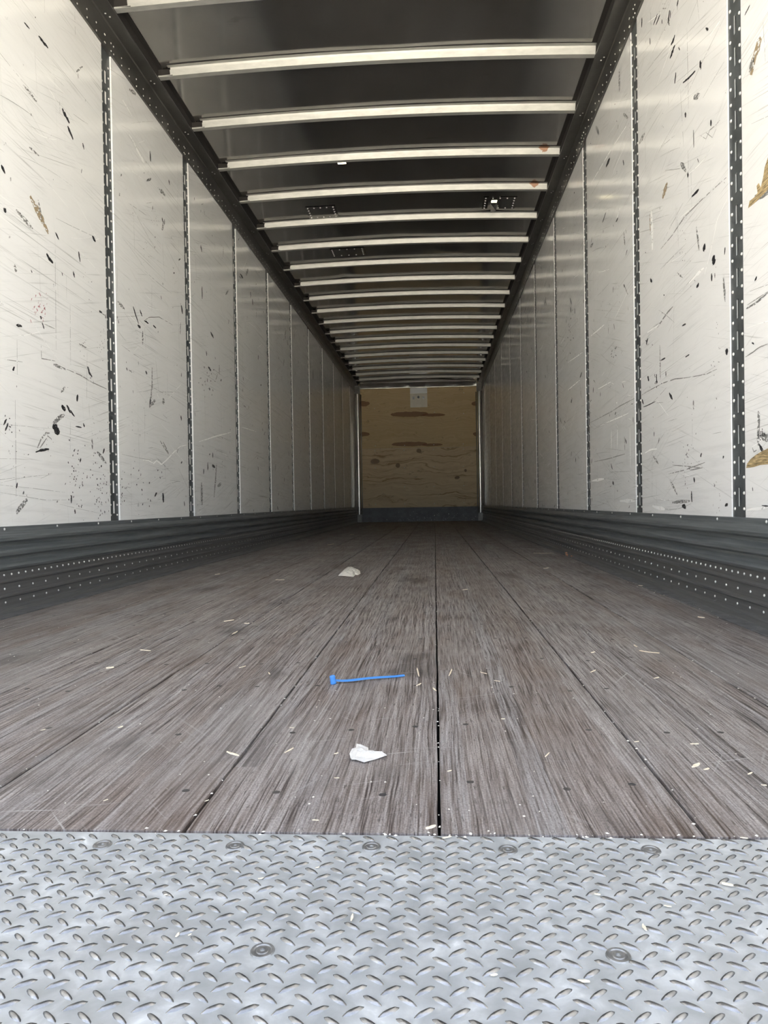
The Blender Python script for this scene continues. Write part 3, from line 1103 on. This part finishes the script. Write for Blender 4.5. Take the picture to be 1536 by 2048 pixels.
# translucent covers added over the roof holes to hold back sun beams
nt = NT('translucent_cover')
tb = nt.t.nodes.new('ShaderNodeBsdfTranslucent')
tb.inputs[0].default_value = (.34, .31, .20, 1)
nt.t.links.new(tb.outputs[0], nt.t.nodes['Material Output'].inputs[0])
for h in HOLES:
    b = MB()
    zc_ = roofz((h[0] + h[1]) / 2) + .012
    b.quad((h[0] - .03, h[2] - .03, zc_), (h[1] + .03, h[2] - .03, zc_), (h[1] + .03, h[3] + .03, zc_), (h[0] - .03, h[3] + .03, zc_))
    b.build('added_hole_cover', nt.m, roof)
# torn flap hanging at the big roof hole
b = MB()
zt = roofz(.52) - .004
b.add([(.495, 5.95, zt), (.55, 5.955, zt), (.545, 6.03, zt - .03), (.50, 6.02, zt - .045), (.515, 5.98, zt - .012)], [(0, 1, 4), (1, 2, 4), (4, 2, 3), (0, 4, 3)])
b.build('torn_flap', M['roof'], roof)

# outer skin so the roof and front are closed to the sky, with the same holes
b = MB()
b.box((-AL - .06, D + .05, -.1), (AR + .06, D + .09, 2.9))
wf = b.build('wall_front', M['shell'], kind='structure')
tag(wf, 'front bulkhead lined with two plywood sheets above a grey kick plate', 'wall', kind='structure')

# ------------------------------------------------------------------ front bulkhead lining
xa, xb = -AL + .05, AR - .05
b = MB()
b.box((xa, D, 1.485), (xb, D + .019, 2.80))
b.build('plywood_sheet', M['ply_fine'], wf)
b = MB()
b.box((xa, D + .001, .25), (xb, D + .019, 1.481))
b.build('plywood_sheet', M['ply_coarse'], wf)
b = MB()
b.box((xa, D - .006, -.02), (xb, D, .283))
b.box((xa, D - .010, .279), (xb, D, .287))
b.build('kick_plate', M['kick'], wf)
rb = MB()
rb.dome((0, 0, 0), (0, -1, 0), .0095, .005, 8)
fs_me = rb.mesh('screw', M['rivet'], True)
for x, z in ((.617, 2.571), (.608, 2.153), (.026, 2.193), (-1.184, 2.295), (-1.18, 1.542), (-.586, 1.541), (.002, 1.541), (.592, 1.545),
             (-1.188, 1.442), (-.604, 1.44), (-.009, 1.442), (.593, 1.441), (-1.192, 1.096), (-.598, 1.09), (-.005, 1.092), (.588, 1.091),
             (-.602, .704), (-.008, .701), (.589, .707), (-1.197, .363), (-.603, .358), (-.004, .356), (.589, .363), (-.006, .115), (.28, .143)):
    link('screw', fs_me, wf, loc=(x, D - (.006 if z < .28 else 0), z))
# pale chips in the kick plate's paint
b = MB()
r_ = random.Random(8)
for _ in range(90):
    x = r_.gauss(0, .45)
    z = abs(r_.gauss(.04, .08)) + .01
    if xa + .05 < x < xb - .05 and z < .27:
        w, h = r_.uniform(.003, .012), r_.uniform(.002, .007)
        b.quad((x, D - .0065, z), (x + w, D - .0065, z), (x + w * .8, D - .0065, z + h), (x + w * .1, D - .0065, z + h))
b.build('paint_chips', M['m_white'], wf, kind='stuff')

# head rail along the top of the bulkhead
b = MB()
prof = [(D, 2.690), (D - .014, 2.694), (D - .018, 2.704), (D - .014, 2.714), (D - .006, 2.720), (D - .010, 2.80), (D, 2.81)]
xs2 = np.linspace(-AL + .09, AR - .09, 40)
vs_, fs_ = [], []
for x in xs2:
    w = .003 * math.sin(x * 9) + .003 * math.sin(x * 23 + 1)
    for i, (y, z) in enumerate(prof):
        vs_.append((x, y - (abs(w) * 2 if i in (4, 5) else 0), z + (w * .6 if 0 < i < 6 else 0)))
n_ = len(prof)
for k in range(len(xs2) - 1):
    for q in range(n_ - 1):
        a = k * n_ + q
        fs_.append((a, a + n_, a + n_ + 1, a + 1))
b.add(vs_, fs_)
hr = b.build('trim_5', M['alu'], kind='structure', smooth=True)
tag(hr, 'bright crinkled metal strip along the top of the plywood bulkhead', 'trim', kind='structure')

# rounded aluminium corner posts
for idx, s, nm in ((3, -1, 'left'), (4, 1, 'right')):
    xw = -AL if s < 0 else AR
    b = MB()
    # corner section: flange on the side wall, round nose, flange on the bulkhead
    sec = [(xw, D - .125), (xw - s * .004, D - .122)]
    cx_, cy_0, R_ = xw - s * .052, D - .052, .052
    for k in range(0, 13):
        a = math.pi * (1.0 - k / 12 * .5)
        # convex nose bulging into the room
        t = k / 12
        ang = math.radians(180 - 180 * t)
        px_ = xw - s * (.058 + .050 * -math.cos(ang))
        py_ = D - .05 - .062 * math.sin(ang)
        sec.append((px_, py_))
    sec += [(xw - s * .122, D - .004), (xw - s * .125, D)]
    zz = [.16, .20, .9, 1.7, 2.55, 2.585]
    n_ = len(sec)
    vs_ = [(x, y, z) for z in zz for x, y in sec]
    fs_ = []
    for k in range(len(zz) - 1):
        for q in range(n_ - 1):
            a = k * n_ + q
            f_ = (a, a + 1, a + n_ + 1, a + n_)
            fs_.append(f_ if s < 0 else f_[::-1])
    b.add(vs_, fs_)
    cpst = b.build('trim_%d' % idx, M['alu'], kind='structure', smooth=True)
    tag(cpst, 'bright rounded aluminium corner post at the front %s corner' % nm, 'corner post', kind='structure')
    b = MB()
    for z0, z1, g_ in ((2.585, 2.75, .004), (.0, .16, .003)):
        b.box((min(xw, xw - s * .105), D - .09, z0), (max(xw, xw - s * .105), D - .002, z1))
    b.build('end_cap', M['rail'], cpst)

# plate fixed high on the bulkhead
sp = MB()
sp.box((-.46, D - .006, 2.300), (-.115, D - .0005, 2.575))
sign = sp.build('placard', M['plate'])
tag(sign, 'small pale square plate fixed at the top of the plywood bulkhead', 'placard')
b = MB()
b.box((-.46, D - .012, 2.578), (-.115, D - .0005, 2.69))
b.build('upper_strip', M['sign_grey'], sign)
for cx_, cz_, w, h in ((-.392, 2.490, .042, .055), (-.193, 2.490, .042, .05)):
    b = MB()
    b.box((cx_ - w / 2, D - .009, cz_ - h / 2), (cx_ + w / 2, D - .006, cz_ + h / 2))
    o = b.build('bracket', M['sign_grey'], sign)
    b = MB()
    for q in (-1, 1):
        b.box((cx_ - w * .3, D - .0095, cz_ + q * h * .28 - .006), (cx_ + w * .3, D - .009, cz_ + q * h * .28 + .006))
    b.build('slot', M['sign_dark'], o)
q = MB()
q.dome((-.292, D - .006, 2.505), (0, -1, 0), .026, .012, 12)
q.build('bolt_head', M['sign_dark'], sign, smooth=True)

# ------------------------------------------------------------------ litter on the floor
def sheet_mesh(outline_px, zfun, mat, name, n=3, thick=.0006):
    W_ = [pix(x, y, 2, 0) for x, y in outline_px]
    cx__ = sum(v.x for v in W_) / len(W_)
    cy__ = sum(v.y for v in W_) / len(W_)
    k = len(W_)
    vs_, fs_ = [], []
    for r in range(n + 1):
        t = 1 - r / (n + .35)
        for i, v in enumerate(W_):
            x, y = (v.x - cx__) * t, (v.y - cy__) * t
            vs_.append((x, y, zfun(x, y, t)))
    for r in range(n):
        for i in range(k):
            j = (i + 1) % k
            fs_.append((r * k + i, r * k + j, (r + 1) * k + j, (r + 1) * k + i))
    fs_.append(tuple(n * k + i for i in range(k)))
    o_ = len(vs_)
    vs_ += [(x, y, z - thick) for x, y, z in vs_]
    fs_ += [tuple(i + o_ for i in f)[::-1] for f in fs_]
    fs_ += [(i, i + o_, (i + 1) % k + o_, (i + 1) % k) for i in range(k)]
    q = MB()
    q.add(vs_, fs_)
    o = q.build(name, mat)
    o.location = (cx__, cy__, .0008)
    return o


rz = random.Random(2)
ph = [rz.uniform(0, 6) for _ in range(8)]
o = sheet_mesh([(699, 1510), (704, 1503), (712, 1499), (713, 1493), (722, 1494), (737, 1500), (737, 1506), (748, 1505), (751, 1511), (774, 1512), (768, 1516), (752, 1520), (728, 1528), (712, 1524), (704, 1524), (701, 1518)],
               lambda x, y, t: .0008 + .0035 * abs(math.sin(x * 190 + ph[0]) * math.sin(y * 150 + ph[1])) + .0045 * (1 - t) + .0015 * math.sin(x * 330),
               M['paper'], 'paper_scrap', 4)
tag(o, 'torn white paper scrap with a pointed end lying on the boards near the tread plate', 'paper')
o = sheet_mesh([(676, 1152), (684, 1144), (693, 1137), (704, 1137), (712, 1140), (720, 1143), (721, 1148), (717, 1150), (711, 1150), (707, 1154), (694, 1153), (684, 1152)],
               lambda x, y, t: .001 + .020 * (1 - t) ** .6 * (0.75 + .25 * math.sin(x * 40 + 2)) + .006 * abs(math.sin(x * 120 + y * 60)) * (1 if t < .95 else 0),
               M['napkin'], 'crumpled_napkin', 5)
tag(o, 'crumpled off-white paper napkin lying farther back on the boards', 'napkin')

# blue plastic strap seal
seal = bpy.data.objects.new('strap_seal', None)
COL.objects.link(seal)
hd = pix(667, 1368, 2, 0)
tl = pix(809, 1353, 2, 0)
seal.location = (hd.x, hd.y, 0)
tag(seal, 'blue plastic strap seal lying across the floor boards', 'seal')
dv = tl - hd
Ls = dv.length
ang = math.atan2(dv.y, dv.x)
b = MB()
n_ = 24
vs_, fs_ = [], []
for k in range(n_ + 1):
    t = k / n_
    x = .003 + (Ls - .003) * t
    z = .0052 * (1 - t) ** 8 + .0012 + .0035 * math.sin(math.pi * min(1, t * 1.05)) ** 2 * .8
    yoff = -.004 * math.sin(math.pi * t)
    hw_ = .0030 + .0004 * math.cos(t * 3)
    for dy, dz in ((-hw_, 0), (hw_, .0018), (hw_, .0030), (-hw_, .0012)):
        vs_.append((x, dy + yoff, z + dz))
for k in range(n_):
    for q in range(4):
        a, c = k * 4 + q, k * 4 + (q + 1) % 4
        fs_.append((a, c, c + 4, a + 4))
fs_ += [(0, 3, 2, 1), (n_ * 4, n_ * 4 + 1, n_ * 4 + 2, n_ * 4 + 3)]
b.add(vs_, fs_)
b.build('strap', M['blue'], seal).rotation_euler = (0, 0, ang)
b = MB()
# lock head: a hollow tapered block with a flared foot
n_ = 12
prof = [(.0060, .0), (.0066, .002), (.0062, .005), (.0058, .012), (.0062, .0155), (.0052, .018), (.0036, .018), (.0034, .012)]
vs_, fs_ = [], []
for r_1, z in prof:
    for i in range(n_):
        a = 2 * math.pi * i / n_
        # squarish section
        c_, s_ = math.cos(a), math.sin(a)
        k = 1 / max(abs(c_), abs(s_)) ** .6
        vs_.append((r_1 * c_ * k * .95, r_1 * s_ * k * .75, z))
for t in range(len(prof) - 1):
    fs_ += [(t * n_ + i, t * n_ + (i + 1) % n_, (t + 1) * n_ + (i + 1) % n_, (t + 1) * n_ + i) for i in range(n_)]
fs_ += [tuple(range(n_))[::-1], tuple((len(prof) - 1) * n_ + i for i in range(n_))]
b.add(vs_, fs_)
b.build('lock_head', M['blue'], seal, smooth=True).rotation_euler = (0, math.radians(-8), ang + .1)


# wood splinters
def chip_mesh(seed):
    r = random.Random(seed)
    q = MB()
    n = 6
    top, bot = [], []
    for i in range(n):
        t = i / (n - 1)
        w = .5 * (math.sin(math.pi * (.1 + .8 * t)) ** .7) * r.uniform(.75, 1.1)
        top.append((t - .5, w * .5 + r.uniform(-.05, .05)))
        bot.append((t - .5, -w * .5 + r.uniform(-.05, .05)))
    ring = top + bot[::-1]
    k = len(ring)
    z = [.16 + .12 * r.random() for _ in ring]
    vs_ = [(x, y, 0) for x, y in ring] + [(x * .96, y * .8, zz) for (x, y), zz in zip(ring, z)]
    fs_ = [(i, (i + 1) % k, k + (i + 1) % k, k + i) for i in range(k)]
    fs_ += [(k + i, k + i + 1, 2 * k - 2 - i, 2 * k - 1 - i) for i in range(k // 2 - 1)]
    q.add(vs_, fs_)
    return q.mesh('wood_splinter', M['chip'])


chips = [chip_mesh(s) for s in range(5)]
LB = 'small pale wood splinter lying on the worn floor boards'
LP = 'small pale wood chip caught on the diamond tread plate'
GB, GP = 'wood splinters on the boards', 'wood chips on the tread plate'
# (x, y, x2, y2, width px, label, group)
L = [((852, 1658, 872, 1652, 8), 'pale splinter at the plate edge beside the straight centre seam', None),
     ((453, 1504, 478, 1512, 6), 'yellowish splinter lying across the dark seam left of the white paper scrap', None),
     ((569, 1506, 587, 1496, 4), 'thin pale splinter left of the white paper scrap, clear of any seam', None),
     ((212, 1337, 228, 1335, 7), 'broad pale splinter alone on the boards at the far left', None),
     ((1384, 1535, 1399, 1528, 8), 'largest crumbly wood chip on the right boards', None),
     ((280, 1300, 301, 1302, 3.5), None, None), ((898, 1352, 904, 1338, 3), None, None), ((833, 1372, 842, 1367, 4), None, None), ((834, 1336, 838, 1353, 3), None, None),
     ((866, 1376, 872, 1382, 4), None, None), ((236, 1456, 246, 1453, 4), None, None), ((81, 1461, 91, 1459, 3), None, None), ((579, 1455, 588, 1456, 3), None, None),
     ((624, 1640, 638, 1641, 3.5), None, None), ((206, 1602, 216, 1599, 3), None, None), ((668, 1508, 677, 1506, 3), None, None), ((668, 1556, 679, 1556, 3), None, None),
     ((448, 1243, 468, 1240, 4), None, None), ((488, 1247, 499, 1247, 4), None, None), ((464, 1269, 475, 1263, 4), None, None), ((551, 1160, 569, 1160, 2.4), None, None), ((430, 1149, 440, 1148, 2.5), None, None),
     ((1087, 1137, 1097, 1136, 3), None, None), ((1008, 1062, 1018, 1062, 2), None, None), ((1396, 1234, 1409, 1236, 4), None, None), ((1277, 1171, 1286, 1172, 3), None, None),
     ((1308, 1357, 1318, 1355, 4), None, None), ((1408, 1540, 1418, 1537, 6), None, None), ((1380, 1488, 1398, 1488, 4), None, None), ((1268, 1484, 1278, 1483, 3), None, None),
     ((1496, 1549, 1505, 1545, 4), None, None), ((1522, 1570, 1534, 1571, 4), None, None), ((895, 1543, 903, 1541, 4), None, None), ((1090, 1514, 1099, 1505, 3), None, None),
     ((1002, 1438, 1010, 1438, 3), None, None), ((1181, 1345, 1192, 1340, 3), None, None), ((960, 1344, 974, 1348, 2.4), None, None), ((988, 1361, 1000, 1363, 2.4), None, None),
     ((1182, 1306, 1190, 1304, 4), None, None), ((409, 1603, 418, 1600, 3), None, None), ((478, 1336, 492, 1332, 2.6), None, None), ((537, 1345, 540, 1349, 3), None, None),
     ((1268, 1290, 1274, 1294, 3), None, None), ((700, 1070, 708, 1069, 2), None, None), ((655, 1090, 668, 1088, 2.5), None, None), ((925, 1180, 935, 1179, 2.4), None, None)]
Lp = [(1285, 1849, 1293, 1862, 7), (1328, 1811, 1343, 1814, 5), (1443, 1767, 1467, 1772, 8), (1189, 1788, 1201, 1790, 6), (1155, 1962, 1180, 1964, 7), (981, 1951, 995, 1949, 6),
      (352, 1874, 358, 1866, 6), (376, 1871, 383, 1868, 5), (328, 1790, 336, 1789, 5), (702, 1842, 706, 1828, 5), (516, 1758, 527, 1756, 4), (631, 1736, 639, 1734, 4), (884, 1677, 903, 1673, 4), (1480, 1675, 1496, 1677, 4)]
plate_chips, cells = [], {}
BOARD = {0: 'first board right of centre seam', -1: 'first board left of centre seam', 1: 'second board right of centre seam',
         -2: 'second board left of centre seam', 2: 'third board right of centre seam', -3: 'third board left of centre seam',
         -4: 'fourth board left of centre seam', -5: 'fifth board left of centre seam'}


def pix_mid(a, b):
    return (a + b) / 2


for i, (spec, lab, _) in enumerate(L + [(s_, LP, GP) for s_ in Lp]):
    x0, y0, x1, y1, w = spec
    on_plate = i >= len(L)
    zb = .0012 if on_plate else .0002
    a, c = pix(x0, y0, 2, zb), pix(x1, y1, 2, zb)
    mid = (a + c) / 2
    ln = (c - a).length
    dep = (mid - CAM).dot(FW)
    wm = min(w * dep / F * 1.3, ln * .6)
    o = link('wood_splinter' if not on_plate else 'wood_chip', chips[i % 5], loc=(mid.x, mid.y, zb), rot=(0, 0, math.atan2(c.y - a.y, c.x - a.x)))
    o.scale = (ln, wm * 1.6, wm)
    if on_plate:
        tag(o, LP, 'wood chip', GP)
        plate_chips.append((pix_mid(x0, x1), o))
    else:
        tag(o, lab or LB, 'splinter', GB)
        if not lab:
            i_ = math.floor(mid.x / PW)
            bd = BOARD.get(i_, 'a side board')
            band_ = ('close to tread plate' if mid.y < 1.0 else 'level with paper scrap' if mid.y < 1.3 else
                     'level with blue seal' if mid.y < 1.85 else 'between seal and napkin' if mid.y < 3.2 else 'level with or past napkin')
            cells.setdefault((bd, band_), []).append((mid.x / mid.y, o))
ORD = 'first second third fourth fifth sixth seventh eighth ninth tenth eleventh twelfth thirteenth fourteenth'.split()
for k, (_, o) in enumerate(sorted(plate_chips, key=lambda t: t[0])):
    o['label'] = 'pale wood chip on the diamond tread plate, %s from the left' % ORD[k]
for (bd, band_), lst in cells.items():
    lst.sort(key=lambda t: t[0])
    n_ = len(lst)
    for k, (_, o) in enumerate(lst):
        pre = '' if n_ == 1 else ('leftmost ' if k == 0 else 'rightmost ' if k == n_ - 1 else 'middle ')
        o['label'] = '%spale splinter on %s, %s' % (pre, bd, band_)


def straw(pts, lab):
    W_ = [pix(x, y, 2, .001) for x, y in pts]
    q = MB()
    k = 5
    vs_, fs_ = [], []
    for i, v in enumerate(W_):
        a, c = W_[max(0, i - 1)], W_[min(len(W_) - 1, i + 1)]
        d = (c - a).normalized()
        sd_ = Vector((-d.y, d.x, 0))
        for j in range(k):
            an = 2 * math.pi * j / k
            p_ = v + sd_ * .0011 * math.cos(an) + Vector((0, 0, .0011 * math.sin(an)))
            vs_.append((p_.x, p_.y, p_.z))
    for i in range(len(W_) - 1):
        for j in range(k):
            a, c = i * k + j, i * k + (j + 1) % k
            fs_.append((a, c, c + k, a + k))
    q.add(vs_, fs_)
    tag(q.build('straw', M['straw'], smooth=True), lab, 'straw')


straw([(1067, 1106), (1085, 1106.5), (1108, 1106)], 'thin straight pale straw lying crosswise far back near the right wall')
straw([(1279, 1301), (1290, 1303), (1305, 1305), (1319, 1306)], 'thin curved pale straw on the right boards in the foreground half')

r_ = random.Random(21)
for k in range(9):
    v = pix(1137 + r_.gauss(0, 8), 1110 + r_.gauss(0, 2.4), 2, 0)
    q = MB()
    rad = r_.uniform(.005, .010)
    n_ = 6
    vs_ = [(rad * math.cos(i * 1.047) * r_.uniform(.7, 1.2), rad * math.sin(i * 1.047) * r_.uniform(.7, 1.2), 0) for i in range(n_)]
    vs_ += [(x * .6, y * .6, rad * r_.uniform(.5, .9)) for x, y, z in vs_]
    q.add(vs_, [(i, (i + 1) % n_, n_ + (i + 1) % n_, n_ + i) for i in range(n_)] + [tuple(range(n_, 2 * n_))])
    o = q.build('orange_crumb', M['orange'])
    o.location = (v.x, v.y, .0002)
    tag(o, 'orange crumb in the small pile on the boards near the right wall', 'crumb', 'orange crumbs by the right wall')

# uncountable pale dust and crumbs
b = MB()


def speck(x, y, r):
    k = 4
    a0 = r_.uniform(0, 6)
    e = r_.uniform(.3, 1)
    vs_ = [(x + r * math.cos(a0 + i * 1.571) * (1 if i % 2 else e), y + r * math.sin(a0 + i * 1.571) * (1 if i % 2 else e), .0003) for i in range(k)]
    vs_.append((x, y, .0003 + r * .5))
    b.add(vs_, [(i, (i + 1) % k, 4) for i in range(k)])


for _ in range(900):
    y = .85 + 9 * r_.random() ** 1.6
    x = r_.uniform(-1.45, .86)
    speck(x, y, r_.uniform(.0006, .0022) * (1 + y * .12))
for _ in range(260):
    y = r_.uniform(1.6, 6)
    speck(AR - .075 + r_.gauss(0, .022), y, r_.uniform(.001, .0042))
for i in range(-4, 3):                    # bits packed into the seams
    for _ in range(26):
        y = .82 + 3 * r_.random() ** 1.5
        speck(i * PW + r_.gauss(0, .002), y, r_.uniform(.001, .0030))
for _ in range(50):
    speck(r_.uniform(-.5, .5), YE + r_.gauss(.002, .003), r_.uniform(.001, .003))
o = b.build('floor_crumbs', M['crumb'])
tag(o, 'fine pale crumbs and dust scattered over the boards', 'crumbs', kind='stuff')
